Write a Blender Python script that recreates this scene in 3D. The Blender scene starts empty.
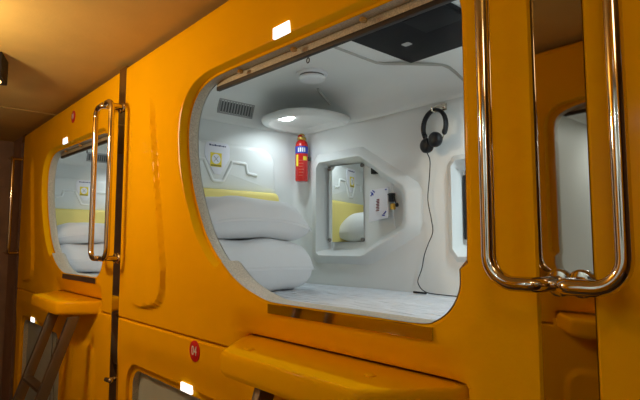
import bpy, bmesh, math, random
import numpy as np
from mathutils import Vector, Matrix, geometry

random.seed(4)
PI = math.pi
Z0 = 1.55                    # eye height: heights below are written relative to it
SC = bpy.context.scene
COL = SC.collection
OX = -1.418                  # centre of the large upper capsule
PITCH = 2.08                 # spacing of the capsules along the aisle

# ------------------------------------------------------------------ materials
def mat(name, color, rough=.5, metal=0., bump=0., bscale=60., var=0., vscale=3., emit=None, estr=0., coat=0., spec=.5, sss=0):
    m = bpy.data.materials.new(name); m.use_nodes = True
    nt = m.node_tree; b = nt.nodes['Principled BSDF']
    b.inputs['Base Color'].default_value = (*color, 1)
    b.inputs['Roughness'].default_value = rough
    b.inputs['Metallic'].default_value = metal
    b.inputs['Specular IOR Level'].default_value = spec
    b.inputs['Coat Weight'].default_value = coat
    b.inputs['Coat Roughness'].default_value = .12
    if emit:
        b.inputs['Emission Color'].default_value = (*emit, 1)
        b.inputs['Emission Strength'].default_value = estr
    tc = nt.nodes.new('ShaderNodeTexCoord')
    if var > 0:
        n = nt.nodes.new('ShaderNodeTexNoise'); n.inputs['Scale'].default_value = vscale
        n.inputs['Detail'].default_value = 4
        nt.links.new(tc.outputs['Object'], n.inputs['Vector'])
        r = nt.nodes.new('ShaderNodeValToRGB')
        r.color_ramp.elements[0].position = .3; r.color_ramp.elements[1].position = .7
        r.color_ramp.elements[0].color = (*[max(0, c*(1-var)) for c in color], 1)
        r.color_ramp.elements[1].color = (*[min(1, c*(1+var)) for c in color], 1)
        nt.links.new(n.outputs['Fac'], r.inputs['Fac'])
        nt.links.new(r.outputs['Color'], b.inputs['Base Color'])
    if bump > 0:
        n = nt.nodes.new('ShaderNodeTexNoise'); n.inputs['Scale'].default_value = bscale
        n.inputs['Detail'].default_value = 3
        nt.links.new(tc.outputs['Object'], n.inputs['Vector'])
        bp = nt.nodes.new('ShaderNodeBump'); bp.inputs['Strength'].default_value = bump
        bp.inputs['Distance'].default_value = .004
        nt.links.new(n.outputs['Fac'], bp.inputs['Height'])
        nt.links.new(bp.outputs['Normal'], b.inputs['Normal'])
    return m

M = {}
M['orange'] = mat('orange_plastic', (.86, .435, .002), .46, bump=.10, bscale=160, var=.05, vscale=2.2, spec=0., coat=.07)
M['liner'] = mat('speckled_grey_liner', (.50, .45, .34), .34, bump=.5, bscale=300, var=.28, vscale=220)
M['shell'] = mat('white_shell', (.78, .80, .79), .42, bump=.03, bscale=90, var=.02)
M['shell2'] = mat('white_shell_lid', (.80, .81, .79), .42, bump=.03, bscale=90, var=.02)
M['yellow'] = mat('yellow_cushion', (.84, .70, .22), .6, bump=.15, bscale=300)
M['chrome'] = mat('polished_steel', (.62, .55, .45), .09, 1.)
M['mirrorstrip'] = mat('mirror_steel', (.46, .40, .34), .025, 1., bump=.015, bscale=4)
M['sillsteel'] = mat('sill_steel', (.66, .60, .54), .05, 1.)
M['mirror'] = mat('mirror_glass', (.88, .90, .88), .01, 1.)
M['brown'] = mat('brown_track', (.022, .013, .010), .6)
M['knob'] = mat('wood_knob', (.48, .25, .05), .5)
M['black'] = mat('black_plastic', (.008, .008, .010), .45, spec=.3)
M['screen'] = mat('black_screen', (.006, .006, .008), .55, spec=.15)
M['dark'] = mat('dark_grille', (.09, .09, .09), .5)
M['grille'] = mat('grey_grille', (.38, .38, .37), .5)
M['white'] = mat('white_plastic', (.82, .83, .84), .4)
M['card'] = mat('white_card', (.84, .85, .92), .55)
M['red'] = mat('red_paint', (.55, .016, .012), .25)
M['redbadge'] = mat('red_badge', (.62, .012, .015), .4)
M['blue'] = mat('blue_print', (.03, .05, .40), .5)
M['navy'] = mat('navy_print', (.02, .03, .16), .5)
M['darkred'] = mat('dark_red_print', (.22, .02, .05), .5)
M['print_yellow'] = mat('yellow_print', (.85, .68, .04), .5)
M['print_olive'] = mat('olive_print', (.30, .25, .02), .5)
M['redprint'] = mat('pale_red_print', (.55, .10, .05), .4)
M['brass'] = mat('brass', (.62, .42, .10), .28, 1.)
M['bronze'] = mat('dull_metal', (.23, .21, .19), .38, 1.)
M['seal'] = mat('groove_grey', (.44, .43, .39), .6)
M['blind'] = mat('grey_blind', (.40, .45, .44), .7, bump=.1, bscale=120, var=.06, vscale=6)
M['cord'] = mat('grey_cord', (.12, .12, .11), .7)
M['ladder'] = mat('brushed_ladder_steel', (.22, .185, .15), .42, 1., bump=.12, bscale=80)
M['ceiling'] = mat('cream_ceiling_paint', (.60, .40, .11), .8, bump=.15, bscale=70, var=.06, vscale=5)
M['brownwall'] = mat('brown_panel_wall', (.30, .18, .12), .6, bump=.1, bscale=30, var=.16, vscale=7)
M['floor'] = mat('dark_floor', (.10, .07, .05), .45, var=.2, vscale=5)
M['lens'] = mat('lamp_lens', (.9, .95, 1), .3, emit=(.90, .97, 1), estr=14)
M['indicator'] = mat('lit_indicator', (.9, .9, .9), .3, emit=(1, .99, .95), estr=1.6)
M['warmglint'] = mat('warm_glass_glint', (.9, .8, .6), .3, emit=(1, .60, .22), estr=3)  # emission stands in for a warm glint reflected in the glass

def fabric(name, color, kind):
    m = bpy.data.materials.new(name); m.use_nodes = True
    nt = m.node_tree; b = nt.nodes['Principled BSDF']
    b.inputs['Base Color'].default_value = (*color, 1); b.inputs['Roughness'].default_value = .85
    b.inputs['Sheen Weight'].default_value = .2
    tc = nt.nodes.new('ShaderNodeTexCoord')
    n = nt.nodes.new('ShaderNodeTexNoise'); n.inputs['Detail'].default_value = 5
    mp = nt.nodes.new('ShaderNodeMapping')
    nt.links.new(tc.outputs['Object'], mp.inputs['Vector']); nt.links.new(mp.outputs['Vector'], n.inputs['Vector'])
    if kind == 'sheet':
        mp.inputs['Scale'].default_value = (4, 46, 4); n.inputs['Scale'].default_value = 1.4
        st, di = 1., .05
    else:
        mp.inputs['Scale'].default_value = (1, 1, 1); n.inputs['Scale'].default_value = 9
        st, di = .35, .012
    bp = nt.nodes.new('ShaderNodeBump'); bp.inputs['Strength'].default_value = st; bp.inputs['Distance'].default_value = di
    nt.links.new(n.outputs['Fac'], bp.inputs['Height']); nt.links.new(bp.outputs['Normal'], b.inputs['Normal'])
    return m
M['sheet'] = fabric('white_sheet', (.80, .84, .90), 'sheet')
M['pillow'] = fabric('white_pillowcase', (.78, .78, .79), 'pillow')

# ------------------------------------------------------------------ mesh builder
class MB:
    def __init__(s): s.v = []; s.f = []; s.mi = []; s.cur = 0
    def add(s, vs, fs):
        o = len(s.v); s.v += [tuple(v) for v in vs]
        for f in fs: s.f.append(tuple(o+i for i in f)); s.mi.append(s.cur)
        return o
    def box(s, x0, x1, y0, y1, z0, z1):
        s.add([(x, y, z) for x in (x0, x1) for y in (y0, y1) for z in (z0, z1)],
              [(0, 1, 3, 2), (4, 6, 7, 5), (0, 4, 5, 1), (2, 3, 7, 6), (0, 2, 6, 4), (1, 5, 7, 3)])
    def loft(s, loops, closed=True, cap0=False, cap1=False):
        n = len(loops[0]); o = s.add([p for l in loops for p in l], [])
        m = n if closed else n-1
        for k in range(len(loops)-1):
            for i in range(m):
                j = (i+1) % n
                s.f.append((o+k*n+i, o+k*n+j, o+(k+1)*n+j, o+(k+1)*n+i)); s.mi.append(s.cur)
        if cap0: s.f.append(tuple(o+i for i in reversed(range(n)))); s.mi.append(s.cur)
        if cap1: s.f.append(tuple(o+(len(loops)-1)*n+i for i in range(n))); s.mi.append(s.cur)
    def tube(s, pts, r, n=12, caps=True):
        pts = [Vector(p) for p in pts]; rs = r if isinstance(r, (list, tuple)) else [r]*len(pts)
        T = []
        for i in range(len(pts)):
            a = pts[max(i-1, 0)]; b = pts[min(i+1, len(pts)-1)]; T.append((b-a).normalized())
        u = T[0].orthogonal().normalized(); loops = []
        for i, p in enumerate(pts):
            u = (u - T[i]*u.dot(T[i])).normalized(); w = T[i].cross(u)
            loops.append([p + (u*math.cos(2*PI*k/n) + w*math.sin(2*PI*k/n))*rs[i] for k in range(n)])
        s.loft(loops, True, caps, caps)
    def lathe(s, prof, c, axis=(0, 0, 1), n=28):
        ax = Vector(axis).normalized(); u = ax.orthogonal().normalized(); w = ax.cross(u); c = Vector(c)
        s.loft([[c + ax*h + (u*math.cos(2*PI*k/n)+w*math.sin(2*PI*k/n))*max(r, 1e-4) for k in range(n)] for r, h in prof], True, True, True)
    def ball(s, c, rx, ry, rz, n=16):
        s.loft([[(c[0]+rx*math.sin(t)*math.cos(2*PI*k/n), c[1]+ry*math.sin(t)*math.sin(2*PI*k/n), c[2]+rz*math.cos(t)) for k in range(n)]
                for t in [PI*(.02+.96*i/(n//2)) for i in range(n//2+1)]], True, True, True)
    def prism(s, poly, fn0, fn1, cap0=True, cap1=True):
        s.loft([[fn0(*p) for p in poly], [fn1(*p) for p in poly]], True, cap0, cap1)
    def build(s, name, mats, parent=None, org=(0, 0, 0), smooth=30, bevel=0, seg=2, fixn=True):
        me = bpy.data.meshes.new(name)
        o_ = Vector(org)
        me.from_pydata([tuple(Vector(v)-o_) for v in s.v], [], s.f)
        if not isinstance(mats, (list, tuple)): mats = [mats]
        for m in mats: me.materials.append(m)
        for p, i in zip(me.polygons, s.mi): p.material_index = i
        if fixn:
            bm = bmesh.new(); bm.from_mesh(me); bmesh.ops.recalc_face_normals(bm, faces=bm.faces); bm.to_mesh(me); bm.free()
        if bevel > 0:
            bm = bmesh.new(); bm.from_mesh(me)
            es = [e for e in bm.edges if len(e.link_faces) == 2 and e.calc_face_angle(0) > math.radians(35)]
            bmesh.ops.bevel(bm, geom=es, offset=bevel, segments=seg, affect='EDGES', profile=.5, clamp_overlap=True)
            bm.to_mesh(me); bm.free()
        if smooth:
            me.polygons.foreach_set('use_smooth', [True]*len(me.polygons))
            me.set_sharp_from_angle(angle=math.radians(smooth))
        ob = bpy.data.objects.new(name, me); COL.objects.link(ob)
        if parent: ob.parent = parent
        return ob

def tag(o, label=None, cat=None, group=None, kind=None):
    if label: o['label'] = label
    if cat: o['category'] = cat
    if group: o['group'] = group
    if kind: o['kind'] = kind
    return o
def thing(name, label, cat, loc, group=None):
    o = bpy.data.objects.new(name, None); COL.objects.link(o); o.location = loc
    o.empty_display_size = .1
    return tag(o, label, cat, group)
def copy_tree(o, parent=None):
    c = o.copy(); COL.objects.link(c)
    if parent: c.parent = parent
    for ch in list(o.children): copy_tree(ch, c)
    return c
def dup(root, dx, label, rot=None, group=None, loc=None):
    c = copy_tree(root); c.location = Vector(loc) if loc else root.location + Vector((dx, 0, 0))
    if rot: c.rotation_euler = (0, 0, rot)
    c['label'] = label
    if group: c['group'] = group
    return c

# ------------------------------------------------------------------ 2D helpers
def catmull(P, sub=5):
    P = [np.array(p, float) for p in P]; out = []
    for i in range(len(P)-1):
        p0 = P[i-1] if i else 2*P[0]-P[1]; p1 = P[i]; p2 = P[i+1]; p3 = P[i+2] if i+2 < len(P) else 2*P[-1]-P[-2]
        for k in range(sub):
            t = k/sub
            out.append(.5*((2*p1)+(-p0+p2)*t+(2*p0-5*p1+4*p2-p3)*t*t+(-p0+3*p1-3*p2+p3)*t**3))
    out.append(P[-1]); return [tuple(p) for p in out]
def inset_open(P, d):          # moves an open chain to its left-hand normal side by d (d may be per-vertex)
    P = np.array(P); T = np.empty_like(P)
    T[1:-1] = P[2:]-P[:-2]; T[0] = P[1]-P[0]; T[-1] = P[-1]-P[-2]
    T /= np.linalg.norm(T, axis=1)[:, None]
    N = np.stack([T[:, 1], -T[:, 0]], 1)
    return [tuple(p) for p in P+N*d]
def inset_closed(P, d):
    P = np.array(P); T = np.roll(P, -1, 0)-np.roll(P, 1, 0); T /= np.linalg.norm(T, axis=1)[:, None]
    return [tuple(p) for p in P+np.stack([T[:, 1], -T[:, 0]], 1)*d]
def rrect(x0, x1, z0, z1, r, n=6):       # clockwise from left-bottom going up (so inset is +)
    rs = r if isinstance(r, (list, tuple)) else [r]*4       # lb, lt, rt, rb
    out = []
    for (cx, cz, a0, rr) in ((x0+rs[0], z0+rs[0], 1.5*PI, rs[0]), (x0+rs[1], z1-rs[1], PI, rs[1]), (x1-rs[2], z1-rs[2], .5*PI, rs[2]), (x1-rs[3], z0+rs[3], 0, rs[3])):
        for k in range(n+1):
            a = a0 - .5*PI*k/n; out.append((cx+rr*math.cos(a), cz+rr*math.sin(a)))
    return out
def pip(px, pz, poly):
    inside = np.zeros(px.shape, bool); n = len(poly)
    for i in range(n):
        x1, z1 = poly[i]; x2, z2 = poly[(i+1) % n]
        if z1 == z2: continue
        c = ((z1 > pz) != (z2 > pz)) & (px < (x2-x1)*(pz-z1)/(z2-z1)+x1)
        inside ^= c
    return inside
def pdist(px, pz, poly, closed=True):
    d = np.full(px.shape, 1e9); n = len(poly)
    for i in range(n if closed else n-1):
        x1, z1 = poly[i]; x2, z2 = poly[(i+1) % n]; L = (x2-x1)**2+(z2-z1)**2
        if L < 1e-12: continue
        t = np.clip(((px-x1)*(x2-x1)+(pz-z1)*(z2-z1))/L, 0, 1)
        d = np.minimum(d, np.hypot(px-x1-t*(x2-x1), pz-z1-t*(z2-z1)))
    return d
def sstep(t): t = np.clip(t, 0, 1); return t*t*(3-2*t)
def densify(poly, step):
    out = []
    for i in range(len(poly)):
        a = np.array(poly[i]); b = np.array(poly[(i+1) % len(poly)]); k = max(1, int(np.linalg.norm(b-a)/step))
        out += [tuple(a+(b-a)*j/k) for j in range(k)]
    return out
def fill(outer, holes, step=.05, grid=True):   # triangulated plate: returns points (x,z) and triangles
    pts = []; edges = []
    def ring(p):
        o = len(pts); pts.extend(p); n = len(p); edges.extend([(o+i, o+(i+1) % n) for i in range(n)])
    ring(outer)
    for h in holes: ring(h)
    if grid:
        a = np.array(outer); xs = np.arange(a[:, 0].min()+step*.5, a[:, 0].max(), step); zs = np.arange(a[:, 1].min()+step*.5, a[:, 1].max(), step)
        gx, gz = [g.ravel() for g in np.meshgrid(xs, zs)]
        keep = pip(gx, gz, outer) & (pdist(gx, gz, outer) > step*.35)
        for h in holes: keep &= ~pip(gx, gz, h) & (pdist(gx, gz, h) > step*.35)
        pts += [(float(x), float(z)) for x, z in zip(gx[keep], gz[keep])]
    V, E_, F, *_ = geometry.delaunay_2d_cdt([Vector(p) for p in pts], edges, [], 0, 1e-6)
    V = [(v[0], v[1]) for v in V]
    cx = np.array([sum(V[i][0] for i in f)/len(f) for f in F]); cz = np.array([sum(V[i][1] for i in f)/len(f) for f in F])
    ok = pip(cx, cz, outer)
    for h in holes: ok &= ~pip(cx, cz, h)
    return V, [tuple(f) for f, k in zip(F, ok) if k]

# ------------------------------------------------------------------ capsule front
def facade(outer, F, I, yi, pads, flare, fdepth, scoop=None, rim=.07):
    """F front outline of the opening, I inner outline of its rebate (same count); yi depth of the rebate"""
    mb = MB()
    F1 = inset_closed(F, -.007)
    outer_d = densify(outer, .03)
    V, T = fill(outer_d, [F1], .0115)
    a = np.array(V); x, z = a[:, 0], a[:, 1]
    y = np.zeros(len(x))
    d = pdist(x, z, F)
    y += fdepth*(1-sstep(d/flare))
    for poly, h, w, fade in pads:
        pd = pdist(x, z, poly); ins = pip(x, z, poly); sd = np.where(ins, pd, -pd)
        y -= h*sstep((sd+w)/(2*w))*(sstep((x+2.33)/.25)*sstep((.70-z)/.18) if fade else 1)
    if scoop: y += scoop(x, z)
    de = pdist(x, z, outer_d); r = .006
    y += np.where(de < r, r-np.sqrt(np.maximum(r*r-(r-np.minimum(de, r))**2, 0)), 0)
    mb.add([(p[0], yy, p[1]+Z0) for p, yy in zip(V, y)], T)
    # outer edge turned back
    near = lambda p: y[int(np.argmin((x-p[0])**2+(z-p[1])**2))]
    lo = [(p[0], near(p), p[1]+Z0) for p in outer_d]
    mb.loft([lo, [(p[0], rim, p[2]) for p in lo]])
    # rounded lip of the opening, first reveal and the ledge of the rebate
    li = [(p[0], near(p), p[1]+Z0) for p in F1]
    y0 = [q[1] for q in li]
    l2 = [(p[0], q+.0018, p[1]+Z0) for p, q in zip(inset_closed(F, -.0022), y0)]
    l3 = [(p[0], q+.007, p[1]+Z0) for p, q in zip(F, y0)]
    l4 = [(p[0], yi-.003, p[1]+Z0) for p in F]
    l5 = [(p[0]*.85+q[0]*.15, yi, (p[1]*.85+q[1]*.15)+Z0) for p, q in zip(F, I)]
    l6 = [(p[0]*.2+q[0]*.8, yi, (p[1]*.2+q[1]*.8)+Z0) for p, q in zip(F, I)]
    l7 = [(q[0], yi+.003, q[1]+Z0) for q in I]
    l8 = [(q[0], yi+.012, q[1]+Z0) for q in I]
    mb.loft([li, l2, l3, l4, l5, l6, l7, l8])
    return mb

# upper capsule outlines -------------------------------------------------------
XL, XR, ZB, ZT = -2.416, -.428, -.333, .848
U = catmull([(-1.562, -.080), (-1.608, -.054), (-1.653, -.016), (-1.708, .042), (-1.758, .119), (-1.793, .185), (-1.821, .253), (-1.842, .326), (-1.854, .407),
             (-1.850, .480), (-1.828, .540), (-1.790, .584), (-1.738, .612), (-1.66, .628), (-1.56, .630), (-1.40, .627), (-1.2, .622), (-1.0, .617), (-.8, .612), (-.68, .608),
             (-.624, .596), (-.586, .564), (-.572, .515), (-.571, .46), (-.571, .3), (-.571, .15), (-.571, .02), (-.573, -.034)], 4)
LW = catmull([(-.594, -.050), (-.596, -.092), (-.618, -.133), (-.655, -.161), (-.70, -.172), (-.85, -.172), (-1.05, -.172), (-1.20, -.172), (-1.255, -.169), (-1.312, -.157),
              (-1.381, -.137), (-1.441, -.112), (-1.485, -.086), (-1.526, -.058)], 4)
UF = U+LW
DU = (.011+.016*sstep((np.array(U)[:, 0]+.76)/.14))[:, None]
UI = inset_open(U, DU)+inset_open(LW, .0015)
nU = len(U)
REB = .042
pad_u = catmull([(-2.395, .672), (-2.22, .668), (-2.13, .645), (-2.085, .58), (-2.066, .50), (-2.035, .35), (-1.999, .181), (-1.955, .0), (-1.932, -.12), (-1.94, -.19), (-1.975, -.235), (-2.06, -.258), (-2.2, -.266), (-2.395, -.27)], 3)
outer_u = [(XL, ZB), (XL, ZT), (XR, ZT), (XR, ZB), (-.583, ZB), (-.583, -.287), (-.592, -.279), (-1.378, -.279), (-1.390, -.287), (-1.405, ZB)]
def scoop_u(x, z):
    return .026*sstep((-.180-z)/.10)*sstep((x+1.45)/.10)*sstep((-.55-x)/.09)

UB = (OX, 0, Z0+ZB)          # base point of the upper capsules
pod = thing('capsule_pod', 'large orange upper sleeping capsule with open window, nearest the camera', 'capsule', UB, 'upper row of orange capsules')
facade(outer_u, UF, UI, REB, [(pad_u, .019, .007, True)], .065, .006, scoop_u).build('front_panel', M['orange'], pod, UB, smooth=40)

# speckled lining of the opening
mb = MB()
Rv = inset_open(U, DU+.0005)+inset_open(LW, .0017)
ye = [.078 for p in Rv]
yf = [REB+.002]*nU+[.009]*len(LW)
mb.loft([[(p[0], y, p[1]+Z0) for p, y in zip(Rv, yf)], [(p[0], .058, p[1]+Z0) for p in Rv], [(p[0], e, p[1]+Z0) for p, e in zip(Rv, ye)], [(p[0], e+.012, p[1]+Z0) for p, e in zip(inset_closed(Rv, -.012), ye)]])
mb.build('window_lining', M['liner'], pod, UB, smooth=50)
# polished strip under the opening
mb = MB(); mb.box(-1.243, -.660, -.001, .012, Z0-.2015, Z0-.1745)
s = mb.build('sill_strip', M['sillsteel'], pod, UB, smooth=0); tag(s, 'polished steel strip reflecting the aisle')
# roller blind track with its knobs
mb = MB(); mb.add([(x, y, Z0+z) for x, zz in ((-1.700, (.586, .602)), (-.626, (.562, .577))) for y in (.080, .095) for z in zz],
                 [(0, 1, 3, 2), (4, 6, 7, 5), (0, 4, 5, 1), (2, 3, 7, 6), (0, 2, 6, 4), (1, 5, 7, 3)])
rail = mb.build('blind_track', M['brown'], pod, UB, bevel=.002)
mb = MB(); mb.add([(x, y, Z0+z) for x, zz in ((-1.700, (.601, .66)), (-.626, (.576, .66))) for y in (.083, .089) for z in zz],
       [(0, 1, 3, 2), (4, 6, 7, 5), (0, 4, 5, 1), (2, 3, 7, 6), (0, 2, 6, 4), (1, 5, 7, 3)])
tag(mb.build('track_mount', M['liner'], rail, UB), 'speckled beige band that carries the track')
for kx, kz in ((-1.500, .600), (-1.200, .593), (-.905, .587)):
    mb = MB(); mb.lathe([(.006, 0), (.010, .002), (.011, .008), (.006, .012)], (kx, .060, Z0+kz+.012), (0, -.2, -1), 14)
    mb.build('track_knob', M['knob'], rail, UB)
mb = MB(); mb.tube([(-1.166+.006*math.cos(t), .088, Z0+.562+.008*math.sin(t)) for t in [PI*.5+2*PI*k/16 for k in range(17)]], .0018, 6)
mb.build('pull_ring', M['brown'], rail, UB)

# interior ------------------------------------------------------------------
HX, FX, BY, SY = -2.31, -.50, 1.0, .090       # head wall, foot wall, back wall, side (window) wall
FZ, WZ = -.30, .66
# niche outlines (x, z): outer foot on the wall, raised lip, recess floor
no = [(-2.20, -.075), (-2.20, .455), (-2.155, .505), (-1.83, .505), (-1.80, .500), (-1.455, .285), (-1.428, .245), (-1.428, .100), (-1.452, .045), (-1.735, -.094), (-1.77, -.103), (-2.16, -.103)]
nl = [(-2.135, -.045), (-2.135, .425), (-2.11, .452), (-1.815, .452), (-1.79, .445), (-1.520, .275), (-1.505, .245), (-1.500, .105), (-1.512, .070), (-1.775, -.053), (-1.80, -.060), (-2.115, -.060)]
nf = [(-2.140, -.020), (-2.140, .430), (-2.125, .442), (-1.90, .440), (-1.885, .433), (-1.640, .272), (-1.630, .250), (-1.625, .120), (-1.635, .098), (-1.862, -.024), (-1.88, -.030), (-2.125, -.030)]
sf = 1.282
ctr2 = (-.95, .19)
no2 = [(-1.292, -.03), (-1.292, .345), (-1.262, .385), (-.62, .385), (-.60, .345), (-.60, -.03), (-.63, -.075), (-1.255, -.075)]
nl2 = [(-1.262, -.02), (-1.262, .335), (-1.240, .360), (-.64, .360), (-.625, .335), (-.625, -.02), (-.645, -.052), (-1.238, -.052)]
nf2 = [(-1.247, .0), (-1.247, .315), (-1.205, .335), (-.67, .335), (-.655, .315), (-.655, .0), (-.675, -.022), (-1.205, -.022)]
mb = MB()
R = .075
def roundbox(x0, x1, y0, y1, r, n=7):
    out = []
    for (cx, cy, a0) in ((x0+r, y0+r, PI), (x1-r, y0+r, 1.5*PI), (x1-r, y1-r, 0), (x0+r, y1-r, .5*PI)):
        for k in range(n+1):
            a = a0+.5*PI*k/n; out.append((cx+r*math.cos(a), cy+r*math.sin(a)))
    return out
# end walls with their rounded corners
n = 8
cor = lambda cx, cy, a0: [(cx+R*math.cos(a0-.5*PI*k/n), cy+R*math.sin(a0-.5*PI*k/n)) for k in range(n+1)]
head = cor(HX+R, SY+R, 1.5*PI)+cor(HX+R, BY-R, PI)
foot = [(x_, y_) for x_, y_ in cor(FX-R, BY-R, .5*PI)+cor(FX-R, SY+R, 0)]
for chain in (head, foot):
    mb.loft([[(p[0], p[1], Z0+z) for p in chain] for z in (FZ, .0, .3, WZ)], closed=False)
bw = [(HX+R, FZ), (HX+R, WZ), (FX-R, WZ), (FX-R, FZ)]
V, T = fill(densify(bw, .08), [no, no2], .08)
mb.add([(p[0], BY, p[1]+Z0) for p in V], T)
V, T = fill(densify([(HX+R, FZ), (HX+R, .80), (FX-R, .80), (FX-R, FZ)], .08), [inset_closed(Rv, -.008)], .08)
mb.add([(p[0], SY, p[1]+Z0) for p in V], T)
mb.box(HX, FX, SY, BY, Z0+FZ-.02, Z0+FZ)
shell = mb.build('inner_shell', M['shell'], pod, UB, smooth=40, fixn=False)
def niche(o, l, f, yl, yf_):
    mb = MB()
    L = lambda P, y: [(p[0], y, p[1]+Z0) for p in P]
    mix = lambda A, B, t: [(a[0]*(1-t)+b[0]*t, a[1]*(1-t)+b[1]*t) for a, b in zip(A, B)]
    mb.loft([L(o, BY), L(mix(o, l, .12), BY-.006), L(mix(o, l, .75), yl+.006), L(mix(o, l, .90), yl+.001), L(l, yl),
             L(mix(l, f, .08), yl+.004), L(mix(l, f, .15), yl+.014), L(mix(l, f, .9), yf_-.012), L(mix(l, f, .97), yf_-.003), L(inset_closed(f, .008), yf_)], True, False, True)
    return mb
niche(no, nl, nf, BY-.032, 1.095).build('wall_niche', M['shell'], pod, UB, smooth=50)
n2 = niche(no2, nl2, nf2, BY-.022, 1.05).build('wall_niche', M['shell'], pod, UB, smooth=50)
mb = MB(); mb.box(-1.240, -.72, 1.03, 1.05, Z0+.02, Z0+.30)
tag(mb.build('control_panel', M['black'], n2, UB, bevel=.006), 'black control panel set in the niche')

# moulded lid above the walls
mb = MB()
prof = [(-.0, .668), (.004, .640), (.009, .634), (.012, .636), (.012, .655), (.018, .70), (.035, .740), (.065, .770), (.11, .790), (.17, .7985), (.25, .80)]
rings = []
for d, z in prof:
    rings.append([(p[0], p[1], Z0+z) for p in roundbox(HX+d, FX-d, SY+d*.35, BY-d, .075+d*.4, 7)])
mb.loft(rings, True, False, True)
lid = mb.build('ceiling_lid', M['shell2'], pod, UB, smooth=60)
# raised beads on the lid
for pts_ in ([(-1.455, .16, Z0+.799), (-1.466, .45, Z0+.799), (-1.476, .72, Z0+.798), (-1.474, .745, Z0+.797), (-1.455, .772, Z0+.794), (-1.36, .850, Z0+.786), (-1.285, .910, Z0+.777), (-1.258, .927, Z0+.773), (-1.235, .945, Z0+.758), (-1.215, .968, Z0+.733), (-1.19, .984, Z0+.700)], [(-1.93, .80, Z0+.796), (-1.95, .84, Z0+.782), (-1.96, .89, Z0+.760), (-1.962, .915, Z0+.742)]):
    mb = MB(); mb.tube(pts_, .0068, 8)
    tag(mb.build('lid_bead', M['seal'], lid, UB, smooth=60), 'thin grey moulded line')
# air grille on the head end
mb = MB()
gx = HX+.033; A = Vector((HX+.016, 0, .682)); B = Vector((HX+.040, 0, .748))
def gp(y, t, off=0.): q = A.lerp(B, t); return (q.x+off, y, Z0+q.z)
def gbox(y0, y1, t0, t1, o0, o1):
    mb.add([gp(y, t, o) for o in (o0, o1) for y in (y0, y1) for t in (t0, t1)], [(0, 1, 3, 2), (4, 6, 7, 5), (0, 4, 5, 1), (2, 3, 7, 6), (0, 2, 6, 4), (1, 5, 7, 3)])
gbox(.430, .642, 0, 1, -.012, -.002)
mb.cur = 1
for k in range(12):
    y = .438+k*.0172; gbox(y, y+.0060, .06, .94, -.003, .003)
gbox(.428, .644, -.05, .05, -.008, .004); gbox(.428, .644, .95, 1.05, -.008, .004); gbox(.428, .434, 0, 1, -.008, .004); gbox(.638, .644, 0, 1, -.008, .004)
mb.build('air_grille', [M['dark'], M['grille']], lid, UB, smooth=30)
# rounded lamp housing at the head corner
mb = MB()
lc = (-2.125, .745)
hc = (-2.085, .865)
def hring(k, z): return [(hc[0]+k*.215*math.copysign(abs(math.cos(t))**.8, math.cos(t)), hc[1]+k*.235*math.copysign(abs(math.sin(t))**.8, math.sin(t)), Z0+z) for t in [2*PI*j/48 for j in range(48)]]
mb.loft([hring(.80, .680), hring(.97, .678), hring(1.02, .672), hring(1.035, .663), hring(1.02, .654), hring(1.0, .648), hring(.96, .642), hring(.90, .6400),
         hring(.87, .6405), hring(.85, .643), hring(.82, .664), hring(.79, .670), hring(.4, .672)], True, True, True)
lh = mb.build('lamp_housing', M['shell2'], lid, UB, smooth=60)
mb = MB(); mb.lathe([(.045, 0), (.045, -.003), (.038, -.008), (.001, -.010)], (lc[0], lc[1], Z0+.6715), (0, 0, 1), 24)
tag(mb.build('lamp_lens', M['lens'], pod, UB), 'lit round lamp lens')

# head end: raised panel, beads, yellow cushion
mb = MB()
P = [(.13, .27), (.13, .44)] + [(.13+.08-.08*math.cos(t), .445+.08*math.sin(t)) for t in [k*PI/12 for k in range(7)]] + \
    [(.79-.10+.10*math.sin(t), .422+.10*math.cos(t)) for t in [k*PI/16 for k in range(9)]] + [(.795, .30), (.795, .27)]
Pi = inset_closed(P, .010)
Pi2 = inset_closed(P, .022)
mb.loft([[(HX+.001, p[0], Z0+p[1]) for p in P], [(HX+.026, p[0], Z0+p[1]) for p in P], [(HX+.034, p[0], Z0+p[1]) for p in Pi], [(HX+.036, p[0], Z0+p[1]) for p in Pi2]], True, False, True)
hp = mb.build('head_panel', M['shell'], pod, UB, smooth=45)
c = .4275
half = catmull([(.428, .318), (.455, .321), (.470, .345), (.505, .415), (.515, .424), (.585, .424), (.596, .416), (.603, .385), (.612, .374), (.665, .368)], 4)
mb = MB(); mb.tube([(HX+.034, 2*c-a_, Z0+z) for a_, z in half[::-1][:-1]]+[(HX+.034, a_, Z0+z) for a_, z in half], .0095, 10)
mb.build('raised_bead', M['shell'], hp, UB, smooth=60)
mb = MB()
ring = lambda x, d, zt: [(x, p[0], Z0+p[1]) for p in rrect(.12+d, .80-d, -.28+d, .278-d, .03)]
mb.loft([ring(HX+.002, 0, 0), ring(HX+.055, 0, 0), ring(HX+.067, .006, 0), ring(HX+.072, .02, 0)], True, False, True)
tag(mb.build('head_cushion', M['yellow'], pod, UB, smooth=50), 'yellow padded cushion at the head end')

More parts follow.
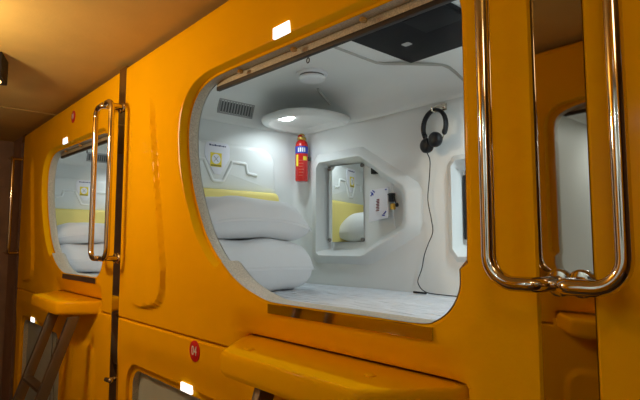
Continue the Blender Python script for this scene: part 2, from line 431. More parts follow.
# small lit square and number badge on the front
def yfront(x, z):
    X = np.array([x]); Zz = np.array([z]); d = pdist(X, Zz, UF)
    return float(.006*(1-sstep(d/.065))[0])
def square(x, z, w, h, parent, org, y=0., name='indicator_light'):
    mb = MB(); mb.box(x-w/2, x+w/2, y-.004, y+.006, Z0+z-h/2, Z0+z+h/2)
    return tag(mb.build(name, M['indicator'], parent, org, bevel=.0012), 'small lit white square')
sq_u = square(-1.188, .640, .078, .034, pod, UB, .002)
def text_mesh(txt, size, name, m, parent, org, cx, y, cz, yscale=1.):
    cu = bpy.data.curves.new(name, 'FONT'); cu.body = txt; cu.size = size; cu.align_x = 'CENTER'; cu.align_y = 'CENTER'; cu.extrude = .0006
    t = bpy.data.objects.new(name, cu); COL.objects.link(t)
    dg = bpy.context.evaluated_depsgraph_get()
    me = bpy.data.meshes.new_from_object(t.evaluated_get(dg)); COL.objects.unlink(t); bpy.data.objects.remove(t)
    for v in me.vertices:
        x, yy, zz = v.co; v.co = (cx+x*yscale-org[0], y-zz-org[1], Z0+cz+yy-org[2])
    me.materials.clear(); me.materials.append(m)
    o = bpy.data.objects.new(name, me); COL.objects.link(o); o.parent = parent; return o
def badge(x, z, txt, parent, org, y=0.):
    mb = MB(); mb.lathe([(.037, 0), (.037, -.003), (.035, -.004), (.001, -.0042)], (x, y+.001, Z0+z), (0, 1, 0), 32)
    b = mb.build('number_badge', M['redbadge'], parent, org); tag(b, 'round red number badge')
    text_mesh(txt, .046, 'badge_number', M['white'], b, org, x, y-.0038, z, .82)
    return b
bd_u = badge(-1.155, .762, '03', pod, UB)

# ------------------------------------------------------------------ lower capsule
LB = (OX, 0, 0)
low = thing('capsule_pod', 'orange lower capsule with badge 04 and shut grey blind, nearest the camera', 'capsule', LB, 'lower row of orange capsules')
LF = densify(rrect(-2.345, -1.305, -1.32, -.528, [.16, .10, .17, .16], 8), .06)
LI = inset_closed(LF, .028)
pad_l = densify(rrect(-.96, -.63, -1.30, -.508, [.08, .12, .07, .08], 6), .05)
outer_l = [(XL, -1.535), (XL, -.338), (-1.409, -.338), (-1.396, -.31), (-.578, -.31), (-.578, -.338), (XR, -.338), (XR, -1.535)]
facade(outer_l, LF, LI, .036, [(pad_l, .013, .011, False)], .13, .018).build('front_panel', M['orange'], low, LB, smooth=40)
mb = MB()
mb.loft([[(p[0], .038, p[1]+Z0) for p in inset_closed(LI, .0005)], [(p[0], .105, p[1]+Z0) for p in inset_closed(LI, .0005)]])
mb.build('window_lining', M['liner'], low, LB, smooth=50)
mb = MB()
V, T = fill(densify(inset_closed(LF, .004), .05), [], .04)
mb.add([(p[0], .066+.003*math.sin(p[0]*23)+.002*math.sin(p[1]*9), p[1]+Z0) for p in V], T)
bl = mb.build('roller_blind', M['blind'], low, LB, smooth=60, fixn=False)
mb = MB()
mb.tube([(-1.62+.012*math.sin(k*.5), .056, Z0-.53-k*.03) for k in range(20)], .003, 6)
mb.tube([(-1.54+.02*math.sin(k*.33+1), .056, Z0-.60-k*.02) for k in range(22)], .002, 6)
mb.build('blind_cord', M['cord'], bl, LB, smooth=60)
# step ledge: top meets the front in the notch of the capsule above
mb = MB()
top = [(-1.382, .05), (-1.374, -.004), (-1.262, -.135), (-1.245, -.155), (-1.215, -.166), (-.735, -.166), (-.712, -.158), (-.700, -.140), (-.600, -.006), (-.592, .05)]
def lz(p, d):
    c = (-1.0, -.06); L = math.hypot(p[0]-c[0], p[1]-c[1]); k = 1-d/L if p[1] < .0 else 1
    return (c[0]+(p[0]-c[0])*k, c[1]+(p[1]-c[1])*k if p[1] < .0 else p[1])
lo = [[(p[0], p[1], Z0+z) for p in [lz(q, d) for q in top]] for z, d in ((-.352, .03), (-.350, .010), (-.342, .002), (-.335, 0), (-.300, 0), (-.292, .003), (-.287, .009), (-.285, .018), (-.2865, .03), (-.288, .05))]
mb.loft(lo, True, True, True)
mb.lathe([(.013, -.004), (.013, .002), (.009, .004), (.001, .0045)], (-.79, -.05, Z0-.288), (0, 0, 1), 16)
mb.lathe([(.013, -.004), (.013, .002), (.009, .004), (.001, .0045)], (-1.20, -.09, Z0-.288), (0, 0, 1), 16)
tag(mb.build('step_ledge', M['orange'], low, LB, smooth=40), 'protruding step below the upper window')
sq_l = square(-1.762, -.524, .080, .030, low, LB, .014)
bd_l = badge(-1.678, -.377, '04', low, LB)

# ------------------------------------------------------------------ contents of the open capsule
def place(mb_parts): pass
mb = MB()
nx, ny = 60, 30
def mring(d, z): return [(p[0], p[1], Z0+z) for p in roundbox(HX+.01+d, FX-.01-d, SY+.012+d, BY-.006-d, .06, 5)]
mb.loft([mring(.015, -.30), mring(0, -.29), mring(0, -.235), mring(.006, -.224), mring(.018, -.218), mring(.03, -.2165)], True, True, True)
from mathutils import noise
def sheet_z(x, y):      # wrinkles that run along the bed
    a = noise.noise(Vector((x*5, y*42, 1)))*.0040+noise.noise(Vector((x*14, y*75, 7)))*.0022+noise.noise(Vector((x*3, y*9, 3)))*.003
    e = min(x-(HX+.03), FX-.03-x, y-(SY+.03), BY-.025-y)
    return Z0-.2145+a*min(1, max(0, e/.05))-.003*(1-min(1, max(0, e/.03)))
gx_, gy_ = 150, 130
vs = [(HX+.03+(FX-HX-.06)*i/gx_, SY+.03+(BY-SY-.055)*j/gy_) for i in range(gx_+1) for j in range(gy_+1)]
mb.add([(x, y, sheet_z(x, y)) for x, y in vs], [(i*(gy_+1)+j, (i+1)*(gy_+1)+j, (i+1)*(gy_+1)+j+1, i*(gy_+1)+j+1) for i in range(gx_) for j in range(gy_)])
mattress = mb.build('mattress', M['sheet'], None, UB, smooth=60); mattress.location = UB
tag(mattress, 'white sheeted mattress lying in the large open capsule', 'mattress', 'mattresses in the capsules')

def pillow_mb(cx, cy, cz, lx, ly, lz_, seed, sag=0., tilt=0., blunt=4.):
    rnd = random.Random(seed); ph = [rnd.uniform(0, 6) for _ in range(8)]
    mb = MB(); N, K = 36, 44
    for side in (1, -1):
        vs = []
        for i in range(N+1):
            for j in range(K+1):
                u = -1+2*i/N; v = -1+2*j/K
                # pinched outline
                pu = u*(1-.045*(1-abs(u))*0-.05*(1-v*v)*(abs(u)**3)); pv = v*(1-.04*(1-u*u)*(abs(v)**3))
                h = (max(0, 1-abs(u)**(blunt+.5))**.48)*(max(0, 1-abs(v)**(blunt*1.3))**.42)
                edge = min(1, h*2)
                wr = (.020*math.sin(6*v+3*u+ph[0])*math.sin(2*u+ph[1]) + .012*math.sin(14*v-5*u+ph[2]) * (abs(v)**2) + .010*math.sin(11*u+4*v+ph[3])*(abs(u)**2))
                z = side*(lz_/2)*h*(1+wr*3*edge) + lz_*wr*.5*edge
                zz = z - sag*(abs(v)**3)*lz_ - .1*lz_*(abs(u)**4)*(1 if side > 0 else .3)
                vs.append((cx+pu*lx/2, cy+pv*ly/2, Z0+cz+zz+tilt*pu))
        fs = [(i*(K+1)+j, (i+1)*(K+1)+j, (i+1)*(K+1)+j+1, i*(K+1)+j+1) for i in range(N) for j in range(K)]
        mb.add(vs, fs)
    return mb
def pillow(label, args):
    mb = pillow_mb(*args); c = (args[0], args[1], Z0+args[2]-args[5]/2)
    o = mb.build('pillow', M['pillow'], None, c, smooth=80)
    bm = bmesh.new(); bm.from_mesh(o.data); bmesh.ops.remove_doubles(bm, verts=bm.verts, dist=.0015); bmesh.ops.recalc_face_normals(bm, faces=bm.faces); bm.to_mesh(o.data); bm.free()
    o.location = c
    return tag(o, label, 'pillow', 'white pillows at the head ends')
p_bot = pillow('lower of two white pillows stacked in the large open capsule', (-2.050, .405, -.092, .42, .595, .235, 3, .02, 0., 8.))
p_top = pillow('upper of two white pillows stacked in the large open capsule', (-2.050, .390, .120, .43, .58, .188, 8, .22, 0., 4.6))

# information sign at the head end
SB = (HX+.030, .4275, Z0+.34)
sign = thing('information_sign', 'white shield-shaped information sign in the large open capsule', 'sign', SB, 'information signs at the head ends')
sign.scale = (1, .92, .95); sign.location += Vector((.008, -.006, .013))
mb = MB()
SP = [(.409, .341), (.404, .350), (.354, .425), (.350, .44), (.350, .49), (.358, .505), (.372, .512), (.484, .512), (.497, .505), (.505, .49), (.505, .44), (.501, .425), (.452, .350), (.446, .341)]
mb.loft([[(HX+.029, p[0], Z0+p[1]) for p in SP], [(HX+.033, p[0], Z0+p[1]) for p in SP]], True, True, True)
mb.build('sign_board', M['card'], sign, SB, bevel=.001)
mb = MB(); mb.box(HX+.033, HX+.0342, .383, .453, Z0+.380, Z0+.455)
yb = mb.build('yellow_square', M['print_yellow'], sign, SB)
mb = MB(); mb.lathe([(.027, 0), (.027, .0006), (.001, .0008)], (HX+.0342, .418, Z0+.422), (1, 0, 0), 24)
mb.build('white_disc', M['card'], yb, SB)
for sg in (1, -1):
    mb = MB(); mb.tube([(HX+.0352, .418-.013, Z0+.422-sg*.014), (HX+.0352, .418+.013, Z0+.422+sg*.014)], .0018, 6)
    mb.build('cross_stroke', M['seal'], yb, SB)
mb = MB(); mb.box(HX+.0342, HX+.0350, .386, .450, Z0+.382, Z0+.391)
mb.build('caption_bar', M['print_olive'], yb, SB)
for k, w in enumerate((.010, .006, .007, .007, .010, .006, .007, .010, .006, .005, .009, .006, .007)):
    y = .375+k*.0082; hh = .009 if k in (0, 4, 8) else .0065
    mb = MB(); mb.box(HX+.033, HX+.0338, y, y+w*.78, Z0+.491, Z0+.491+hh)
    mb.build('heading_letter', M['navy'], sign, SB)

# fire extinguisher hung by the corner
EX, EY = -2.232, .945
EB = (EX, EY, Z0+.355)
ext = thing('fire_extinguisher', 'small red fire extinguisher hanging on the back wall corner', 'fire extinguisher', EB)
mb = MB(); mb.lathe([(.030, 0), (.034, .003), (.036, .010), (.036, .205), (.034, .218), (.028, .230), (.018, .238), (.014, .245)], (EX, EY, Z0+.355), n=32)
eb = mb.build('cylinder_body', M['red'], ext, EB)
mb = MB(); mb.lathe([(.0365, .158), (.0368, .159), (.0368, .198), (.0365, .199)], (EX, EY, Z0+.355), n=32)
bb = mb.build('blue_band', M['blue'], eb, EB)
def on_cyl(mb, r, a0, a1, z0, z1, n=6):
    lp = [[(EX+rr*math.cos(a), EY+rr*math.sin(a), Z0+.355+z) for a in [a0+(a1-a0)*k/n for k in range(n+1)]] for rr, z in ((r, z0), (r, z1))]
    mb.loft(lp, closed=False)
am = math.atan2(-.9-EY, -EX)          # side that faces the window
for k in range(4):
    mb = MB(); a = am-.62+k*.33; on_cyl(mb, .0372, a, a+.22, .166, .190)
    mb.build('band_letter', M['white'], bb, EB, fixn=False)
for a0, a1, z0, z1 in ((.25, .95, .118, .140), (-.95, -.55, .085, .150)):
    mb = MB(); on_cyl(mb, .0368, am+a0, am+a1, z0, z1)
    mb.build('yellow_label', M['print_yellow'], eb, EB, fixn=False)
for k in range(6):
    mb = MB(); on_cyl(mb, .0368, am-.45, am+.15+.1*(k % 3), .030+k*.017, .034+k*.017)
    mb.build('label_line', M['redprint'], eb, EB, fixn=False)
mb = MB(); mb.lathe([(.016, .236), (.024, .238), (.026, .246), (.024, .254), (.016, .256)], (EX, EY, Z0+.355), n=24)
mb.tube([(EX+.024*math.cos(t), EY-.004, Z0+.612+.014*math.sin(t)) for t in [PI*k/14 for k in range(15)]], .006, 8)
mb.build('yellow_handle', M['brass'], ext, EB)
mb = MB(); mb.ball((EX-.004, EY-.008, Z0+.612), .015, .015, .012, 14)
mb.build('red_valve', M['red'], ext, EB)
mb = MB(); mb.box(EX-.020, EX+.020, EY+.035, BY-.0, Z0+.48, Z0+.50)
mb.build('wall_bracket', M['dark'], ext, EB)

# mirror in the niche
MBs = (-2.0, 1.07, Z0+.013)
mir = thing('wall_mirror', 'rectangular mirror on dark clips inside the wall niche', 'mirror', MBs)
mir.rotation_euler = (0, 0, math.radians(9.8))
mb = MB(); mb.box(-2.116, -1.884, 1.068, 1.0735, Z0+.013, Z0+.436)
mb.build('mirror_glass', M['mirror'], mir, MBs, smooth=0)
for x in (-2.112, -1.892):
    for z in (.024, .425):
        mb = MB(); mb.lathe([(.011, .02), (.011, -.010), (.008, -.013), (.001, -.014)], (x, 1.0745, Z0+z), (0, 1, 0), 14)
        mb.build('mirror_clip', M['bronze'], mir, MBs)
# white leaflet
CB = (-1.742, 1.07, Z0+.11)
card = thing('leaflet_pack', 'white printed leaflet pack standing in the wall niche beside the mirror', 'leaflet', CB)
def cpt(u, v, o=0.):    # u,v in 0..1 over the card front, leaning a little
    return (-1.815+.122*u+.020*(1-v)*0+.018*(1-v)*u*.6, 1.062-.012*(1-v)-o, Z0+.282+.005*u-(1-v)*.168+.014*u*(1-v))
mb = MB()
for o0, o1 in ((-.014, 0.),):
    mb.add([cpt(u, v, o) for o in (o0, o1) for u in (0, 1) for v in (0, 1)], [(0, 1, 3, 2), (4, 6, 7, 5), (0, 4, 5, 1), (2, 3, 7, 6), (0, 2, 6, 4), (1, 5, 7, 3)])
cb = mb.build('leaflet_cover', M['card'], card, CB, bevel=.002)
def cbar(mb, u0, v0, u1, v1, w):
    a = Vector(cpt(u0, v0, .0012)); b = Vector(cpt(u1, v1, .0012)); mb.tube([a, b], w, 5)
for q in ((.08, .93, .22, .82), (.08, .80, .20, .90), (.17, .97, .30, .90), (.80, .14, .92, .22), (.72, .12, .84, .09), (.88, .93, .95, .93)):
    mb = MB(); cbar(mb, *q, .003); mb.build('blue_mark', M['blue'], cb, CB)
for k in range(8):
    mb = MB(); cbar(mb, .40+.03*(k % 2), .30+k*.05, .56, .30+k*.05, .0026); mb.build('dark_red_mark', M['darkred'], cb, CB)
# plug pack hanging next to the leaflet
KB = (-1.66, 1.07, Z0+.08)
key = thing('hanging_adapter', 'small black and brass adapter hanging on a white cord in the niche', 'adapter', KB)
for pts_ in ([(-1.684, 1.088, Z0+.345), (-1.680, 1.075, Z0+.28), (-1.668, 1.068, Z0+.24)], [(-1.672, 1.088, Z0+.345), (-1.668, 1.075, Z0+.28), (-1.662, 1.068, Z0+.24)], [(-1.664, 1.068, Z0+.180), (-1.664, 1.075, Z0+.12), (-1.660, 1.08, Z0+.08)]):
    mb = MB(); mb.tube(pts_, .0028, 6); mb.build('white_cord', M['white'], key, KB)
mb = MB(); mb.box(-1.680, -1.658, 1.055, 1.080, Z0+.212, Z0+.255); mb.tube([(-1.690, 1.06, Z0+.250), (-1.66, 1.055, Z0+.252), (-1.640, 1.055, Z0+.222), (-1.634, 1.055, Z0+.200)], .003, 8); mb.ball((-1.630, 1.058, Z0+.194), .010, .009, .011, 10)
mb.build('black_plug', M['black'], key, KB, bevel=.003)
mb = MB(); mb.lathe([(.011, 0), (.014, .004), (.014, .026), (.009, .032)], (-1.664, 1.068, Z0+.172), (0, 0, 1), 18)
mb.build('brass_fitting', M['brass'], key, KB)
mb = MB(); mb.box(-1.812, -1.776, 1.066, 1.094, Z0+.366, Z0+.402)
hk = mb.build('wall_hook', M['black'], None, (-1.794, 1.094, Z0+.384), bevel=.004); hk.location = (-1.794, 1.094, Z0+.384)
tag(hk, 'small square black hook at the top of the wall niche', 'hook')

# headphones on their hook
HC = (-1.322, .955, .518)
HB = (HC[0], .955, Z0+.40)
hs = thing('headphones', 'black headphones hanging on the back wall, cable trailing down', 'headphones', HB)
mb = MB()
ang = [PI*(-.17+1.34*k/30) for k in range(31)]
pts = [(HC[0]+.070*math.cos(a)-.004, HC[1]-.014*math.cos(a), Z0+HC[2]+.073*math.sin(a)) for a in ang]
# flat padded band
loops = []
for a, p in zip(ang, pts):
    er = Vector((math.cos(a), 0, math.sin(a))); ey = Vector((0, 1, 0)); c = Vector(p)
    loops.append([c+er*(.0085*math.cos(t))+ey*(.015*math.sin(t)) for t in [2*PI*k/12 for k in range(12)]])
mb.loft(loops, True, True, True)
mb.build('headband', M['black'], hs, HB, smooth=60)
cups = [((-1.350, .925, .432), .033), ((-1.298, .915, .450), .033)]
for (cx, cy, cz), r, e in ((cups[0][0], cups[0][1], pts[-1]), (cups[1][0], cups[1][1], pts[0])):
    mb = MB(); mb.tube([e, (e[0]*.6+cx*.4, cy+.03, e[2]-.03), (cx+(.01 if cx > -1.32 else -.012), cy+.022, Z0+cz+.024)], .0032, 8)
    mb.build('steel_arm', M['chrome'], hs, HB)
    mb = MB(); mb.lathe([(.022, .020), (.030, .018), (r, .010), (r, -.004), (.027, -.012), (.020, -.016), (.008, -.018), (.001, -.018)], (cx, cy, Z0+cz), (.15, 1, .05), 24)
    mb.ball((e[0], e[1], e[2]+.003), .011, .013, .015, 12)
    mb.build('ear_cup', M['black'], hs, HB, smooth=50)
mb = MB()
cab = catmull([(-1.352, .935, Z0+.400), (-1.360, .965, Z0+.37), (-1.372, .975, Z0+.30), (-1.385, .978, Z0+.20), (-1.370, .978, Z0+.12), (-1.362, .978, Z0+.055), (-1.388, .978, Z0+.0), (-1.410, .978, Z0-.05), (-1.425, .978, Z0-.11), (-1.446, .976, Z0-.162), (-1.42, .955, Z0-.188), (-1.375, .93, Z0-.204), (-1.33, .915, Z0-.2085), (-1.25, .905, Z0-.2095), (-1.10, .90, Z0-.2095)], 6)
mb.tube(cab, .0024, 6)
mb.tube([(-1.415, .905, Z0-.2075), (-1.345, .900, Z0-.2075)], .0045, 8)
mb.build('headphone_cable', M['black'], hs, HB, smooth=60)
mb = MB()
mb.box(HC[0]-.03, HC[0]+.034, .990, .9995, Z0+.592, Z0+.622)
mb.tube([(HC[0], .992, Z0+.598), (HC[0], .955, Z0+.582), (HC[0], .935, Z0+.584), (HC[0], .930, Z0+.602)], .0045, 8)
for dx in (-.026, .030): mb.lathe([(.009, 0), (.009, -.010), (.006, -.014), (.001, -.015)], (HC[0]+dx, .990, Z0+.605), (0, 1, 0), 14)
hk2 = mb.build('headphone_hook', M['chrome'], None, (HC[0], 1.0, Z0+.60), bevel=.001); hk2.location = (HC[0], 1.0, Z0+.60)
tag(hk2, 'small silver wall hook that the black headphones hang from', 'hook')

# screen under the lid
TB = (-1.145, .636, Z0+.799)
tv = thing('television', 'flat black television fixed under the capsule ceiling', 'television', TB)
mb = MB(); mb.box(-1.347, -.93, .45, .824, Z0+.777, Z0+.799)
mb.build('screen_case', M['screen'], tv, TB, bevel=.005)
mb = MB(); mb.box(-1.10, -.93, .46, .60, Z0+.771, Z0+.7775); mb.build('rear_cover', M['screen'], tv, TB, bevel=.003)
mb = MB(); mb.box(-1.357, -1.347, .47, .74, Z0+.785, Z0+.797); mb.build('hinge_bar', M['black'], tv, TB, bevel=.003)
mb = MB()
mb.prism([(-1.222+.018*(abs(math.cos(t))**.35)*(1 if math.cos(t) >= 0 else -1), .640+.016*(abs(math.sin(t))**.35)*(1 if math.sin(t) >= 0 else -1)) for t in [2*PI*k/24 for k in range(24)]], lambda x, y: (x, y, Z0+.7775), lambda x, y: (x, y, Z0+.7763))
tag(mb.build('pale_emblem', M['grille'], tv, TB), 'small pale mark on the black screen')

# smoke detector
DB = (-1.775, .628, Z0+.80)
sd = thing('smoke_detector', 'round white smoke detector on the capsule ceiling', 'smoke detector', DB)
sd.scale = (1.2, 1.2, 1)
mb = MB(); mb.lathe([(.062, 0), (.062, -.010), (.056, -.013)], DB, n=32); mb.build('detector_base', M['white'], sd, DB)
mb = MB(); mb.lathe([(.048, -.012), (.048, -.020)], DB, n=32); mb.build('dark_ring', M['dark'], sd, DB)
mb = MB(); mb.lathe([(.052, -.020), (.053, -.027), (.046, -.035), (.001, -.037)], DB, n=32); mb.build('detector_cap', M['white'], sd, DB)

# ------------------------------------------------------------------ repeated capsules
pl = dup(pod, -PITCH, 'orange upper sleeping capsule with open window, farther along on the left')
pr = dup(pod, PITCH, 'orange upper capsule front at the right edge, right of the mirror strip')
ll = dup(low, -PITCH, 'orange lower capsule with shut grey blind behind the left ladder')
lr = dup(low, PITCH, 'orange lower capsule at the right edge, below the upper right capsule')
def child(o, nm): return [c for c in o.children if c.name.split('.')[0] == nm][0]
child(pl, 'indicator_light').location.x += -.125
child(ll, 'indicator_light').location.x += -.20
child(pl, 'number_badge').location.x += .0
def renumber(root, txt, org, x, z):
    b = child(root, 'number_badge'); t = b.children[0]
    o = text_mesh(txt, .046, 'tmp', M['white'], b, org, x, -.0038, z, .82)
    old = t.name; bpy.data.objects.remove(t); o.name = 'badge_number'
renumber(pl, '01', UB, -1.155, .762); renumber(ll, '02', LB, -1.678, -.377)
renumber(pr, '05', UB, -1.155, .762); renumber(lr, '06', LB, -1.678, -.377)
YO = -1.29; OC = -.150
po = dup(pod, 0, 'orange upper capsule across the aisle, seen in the mirror strip', PI, loc=(OC, YO, UB[2]))
po2 = dup(pod, 0, 'orange upper capsule across the aisle, behind the camera to the left', PI, loc=(OC-PITCH, YO, UB[2]))
lo1 = dup(low, 0, 'orange lower capsule across the aisle, at the bottom of the mirror strip', PI, loc=(OC, YO, 0))
lo2 = dup(low, 0, 'orange lower capsule across the aisle, mirrored in the steel window sill strip', PI, loc=(OC-PITCH, YO, 0))
for r_ in (po, po2, lo1, lo2): r_['group'] = 'capsules across the aisle'

D = Vector((-PITCH, 0, 0))
dup(mattress, -PITCH, 'white sheeted mattress lying in the smaller-looking capsule on the left')
lb_ = dup(p_bot, -PITCH, 'lower of two white pillows stacked in the left capsule'); lb_.scale = (1, 1, .92)
lt_ = dup(p_top, -PITCH, 'upper of two white pillows stacked in the left capsule'); lt_.scale = (1, 1, .82); lt_.location.z -= .019
dup(sign, -PITCH, 'white shield-shaped information sign in the left capsule')

# ------------------------------------------------------------------ mirror strips, handles, latch
S1, S2, S3 = -.382, -.382-PITCH, -.382-2*PITCH
for i, sx in enumerate((S1, S2, S3)):
    mb = MB(); mb.box(sx-.0453, sx+.0453, .003, .016, .01, Z0+.860)
    t = mb.build('trim_%d' % (i+1), M['mirrorstrip'], None, (sx, .003, 0)); t.location = (sx, .003, 0)
    tag(t, ['polished mirror strip between the upright handles at right', 'polished mirror strip between the paired handles at left', 'polished mirror strip at the far end'][i], None, None, 'structure')
def fillet(P, r, n=8):
    P = [Vector(p) for p in P]; out = [P[0]]
    for i in range(1, len(P)-1):
        a = (P[i-1]-P[i]).normalized(); b = (P[i+1]-P[i]).normalized(); rr = r[i-1] if isinstance(r, (list, tuple)) else r
        ang = a.angle(b); t = rr/math.tan(ang/2); p0 = P[i]+a*t; p1 = P[i]+b*t
        c = P[i]+(a+b).normalized()*(rr/math.sin(ang/2)); u = (p0-c).normalized(); w = (p1-c).normalized(); th = u.angle(w)
        for k in range(n+1):
            s = k/n; out.append(c+(u*math.sin((1-s)*th)+w*math.sin(s*th))/math.sin(th)*rr)
    out.append(P[-1]); return out
def handle(sx, side, label, off=0., z0=-.066, z1=.660, group='door handles on the mirror strips'):
    base = (sx, .003, Z0+z0)
    h = thing('door_handle', label, 'handle', base, group)
    xi = sx+side*.019+off*.6; xo = sx+side*.107+off; Y = -.083
    mb = MB()
    pts = fillet([(xi, .002, Z0+z0), (xi, Y, Z0+z0), (xo, Y, Z0+z0), (xo, Y, Z0+z1), (xi, Y, Z0+z1), (xi, .002, Z0+z1)], [.018, .046, .046, .018], 10)
    mb.tube(pts, .0128, 18)
    mb.build('handle_bar', M['chrome'], h, base, smooth=60)
    for z in (z0, z1):
        mb = MB(); mb.lathe([(.024, 0), (.024, -.004), (.020, -.008), (.014, -.009)], (xi, .003, Z0+z), (0, 1, 0), 24)
        mb.build('mounting_flange', M['chrome'], h, base)
        mb = MB(); mb.ball((xi-side*.006, Y-.013, Z0+z+.003), .0045, .003, .0045, 10)
        mb.build('set_screw', M['chrome'], h, base)
    return h
handle(S1, -1, 'long chrome handle left of the wide mirror strip, belonging to the large capsule', .014)
handle(S1, 1, 'long chrome handle right of the wide mirror strip at the right edge', .014)
handle(S2, -1, 'chrome handle in front of the left capsule, outer one of the left pair')
handle(S2, 1, 'chrome handle of the left pair, nearer the large capsule')
handle(S3, 1, 'dim chrome handle at the far left end of the aisle')
lb = (S2, .003, Z0-.625)
lt = thing('latch_knob', 'small metal latch knob low in the dark gap beside the left ladder', 'latch', lb)
mb = MB(); mb.lathe([(.008, 0), (.008, -.014)], (S2, .003, Z0-.625), (0, 1, 0), 14); mb.build('stem', M['chrome'], lt, lb)
mb = MB(); mb.tube([(S2-.026, -.018, Z0-.626), (S2+.026, -.018, Z0-.622)], .011, 12); mb.ball((S2+.030, -.018, Z0-.620), .014, .014, .014, 12); mb.build('cross_bar', M['chrome'], lt, lb)

# ------------------------------------------------------------------ ladders under the steps
def ladder(dx, label, xa, xb):
    LBs = (-1.0+dx, -.30, 0)
    t = thing('ladder', label, 'ladder', LBs, 'ladders under the steps')
    y0, y1, z1 = -.53, -.112, Z0-.353
    dirv = Vector((0, y1-y0, z1)).normalized(); nrm = Vector((0, dirv.z, -dirv.y))
    for x in (xa, xb):
        mb = MB()
        a = Vector((x+dx, y0, .0)); b = Vector((x+dx, y1, z1))
        loops = []
        for p in (a, b):
            off = .026
            q = [Vector((s*.014, off*k, 0)) for s, k in ((-1, -1), (1, -1), (1, 1), (-1, 1))]
            loops.append([p+v for v in q])
        mb.loft(loops, True, True, True)
        mb.build('ladder_rail', M['ladder'], t, LBs, bevel=.003)
    for k in range(5):
        s = .062+k*.165; c = Vector((0, y0+(y1-y0)*s, z1*s))
        mb = MB(); mb.box(xa+.012+dx, xb-.012+dx, c.y-.024, c.y+.024, c.z-.009, c.z+.009)
        mb.build('rung', M['ladder'], t, LBs, bevel=.003)
    return t
lad = ladder(0, 'steel ladder under the wide step of the large capsule, only its top showing', -1.09, -.79)
ladder(-PITCH, 'steel ladder leaning under the orange step of the left capsule', -.945, -.615)

dup(lad, 0, 'steel ladder across the aisle, mirrored in the steel window sill strip', PI, loc=(OC-PITCH-(-1.0-OX)+.33, YO+.30, 0))

# ------------------------------------------------------------------ the aisle
def struct(name, mb, m, **k): return tag(mb.build(name, m, None, **k), None, None, None, 'structure')
mb = MB(); mb.box(-5.3, 2.2, -2.85, 1.6, -.06, 0); struct('floor', mb, M['floor'])
CZ = Z0+.878
mb = MB()
mb.box(-3.742, 2.2, -2.85, 1.6, CZ, CZ+.03); mb.box(-5.3, -3.765, -2.85, 1.6, CZ, CZ+.03); mb.box(-5.3, 2.2, -2.85, 1.6, CZ+.03, CZ+.06)
struct('ceiling', mb, M['ceiling'])
mb = MB(); mb.box(-5.06, -5.0, -2.85, 1.6, 0, CZ)
mb.box(-5.001, -4.985, -1.28, .02, CZ-.40, CZ-.385)
struct('wall_left', mb, M['brownwall'])
mb = MB(); mb.box(2.1, 2.16, -2.85, 1.6, 0, CZ); struct('wall_right', mb, M['brownwall'])
mb = MB(); mb.box(-5.06, 2.16, 1.5, 1.56, 0, CZ); struct('wall_back', mb, M['brownwall'])
mb = MB(); mb.box(-5.06, 2.16, -2.80, -2.74, 0, CZ); struct('wall_front', mb, M['brownwall'])
mb = MB(); mb.box(-5.0, S3-.046, .022, .06, 0, CZ); struct('trim_4', mb, M['brownwall'])
mb = MB(); mb.box(-5.0, -3.26, -1.36, -1.29, 0, CZ); struct('trim_5', mb, M['brownwall'])

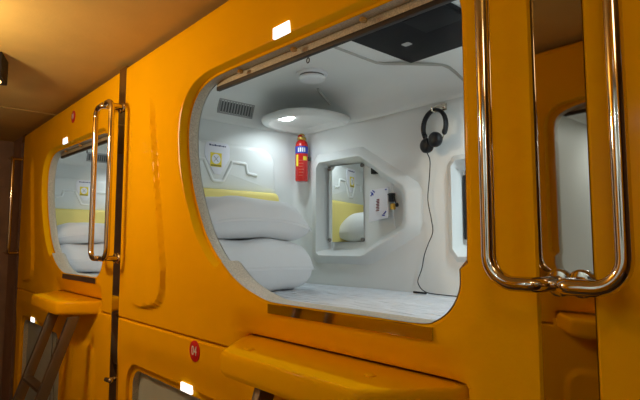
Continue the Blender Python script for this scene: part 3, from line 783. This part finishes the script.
# ------------------------------------------------------------------ lights
def lampfix(x, y, rot, label):
    b = (x, y, CZ)
    t = thing('ceiling_spotlight', label, 'lamp', b, 'ceiling spotlights')
    t.rotation_euler = (0, 0, rot)
    mb = MB(); mb.box(-.075, .075, -.06, .06, -.118, 0); mb.build('lamp_body', M['black'], t, bevel=.004)
    mb = MB(); mb.lathe([(.048, 0), (.048, -.006), (.03, -.009), (.001, -.010)], (0, 0, -.116), n=24); tag(mb.build('lamp_glass', M['warmglint'], t), 'lamp glass with a painted-in warm glint')
    return t
lampfix(-2.755, -.505, math.radians(-20), 'black box spotlight on the ceiling at the left edge')
def light(kind, name, loc, energy, color, size=.1, rot=None, spot=None, spread=180):
    l = bpy.data.lights.new(name, kind); l.energy = energy; l.color = color
    if kind == 'AREA': l.shape = 'DISK'; l.size = size; l.spread = math.radians(spread)
    else: l.shadow_soft_size = size
    if spot: l.spot_size = spot; l.spot_blend = .6
    o = bpy.data.objects.new(name, l); COL.objects.link(o); o.location = loc
    if rot: o.rotation_euler = rot
    return o
WARM = (1, .79, .50)
light('POINT', 'aisle_lamp_far', (-2.25, -.92, CZ-.26), 22, WARM, .06)
light('POINT', 'aisle_fill_near', (.1, -.95, CZ-.2), 3.8, WARM, .12)  # unseen fill added to brighten the fronts at the right
COOL = (.80, .95, 1)
for x in (lc[0], lc[0]-PITCH):
    light('AREA', 'capsule_lamp', (x, lc[1], Z0+.659), .80, COOL, .08, spread=150)
    light('AREA', 'capsule_foot_fill', (x+1.35, lc[1], Z0+.626), 4.9, COOL, .08)  # fill added to lift bed and back wall; no fixture at this end
light('AREA', 'capsule_lamp', (OC-(lc[0]-OX), YO-lc[1], Z0+.626), 3.0, COOL, .08)
light('AREA', 'capsule_foot_fill', (OC-(lc[0]+1.35-OX), YO-lc[1], Z0+.626), 3.0, COOL, .08)  # same added foot-end fill for the capsule across the aisle

w = bpy.data.worlds.new('World'); SC.world = w; w.use_nodes = True
w.node_tree.nodes['Background'].inputs[0].default_value = (.9, .75, .6, 1); w.node_tree.nodes['Background'].inputs[1].default_value = .02

# ------------------------------------------------------------------ camera
cd = bpy.data.cameras.new('Camera'); cd.sensor_fit = 'HORIZONTAL'; cd.sensor_width = 36; cd.lens = 36*512/640; cd.clip_start = .02
co = bpy.data.objects.new('Camera', cd); COL.objects.link(co)
co.location = (0, -.9, Z0)
pt, yw = .0862, .727
co.rotation_euler = Vector((-math.cos(yw)*math.cos(pt), math.sin(yw)*math.cos(pt), math.sin(pt))).to_track_quat('-Z', 'Y').to_euler()
SC.camera = co
SC.view_settings.view_transform = 'Standard'; SC.view_settings.look = 'None'
SC.view_settings.exposure = 0; SC.view_settings.gamma = 1; SC.view_settings.use_curve_mapping = False
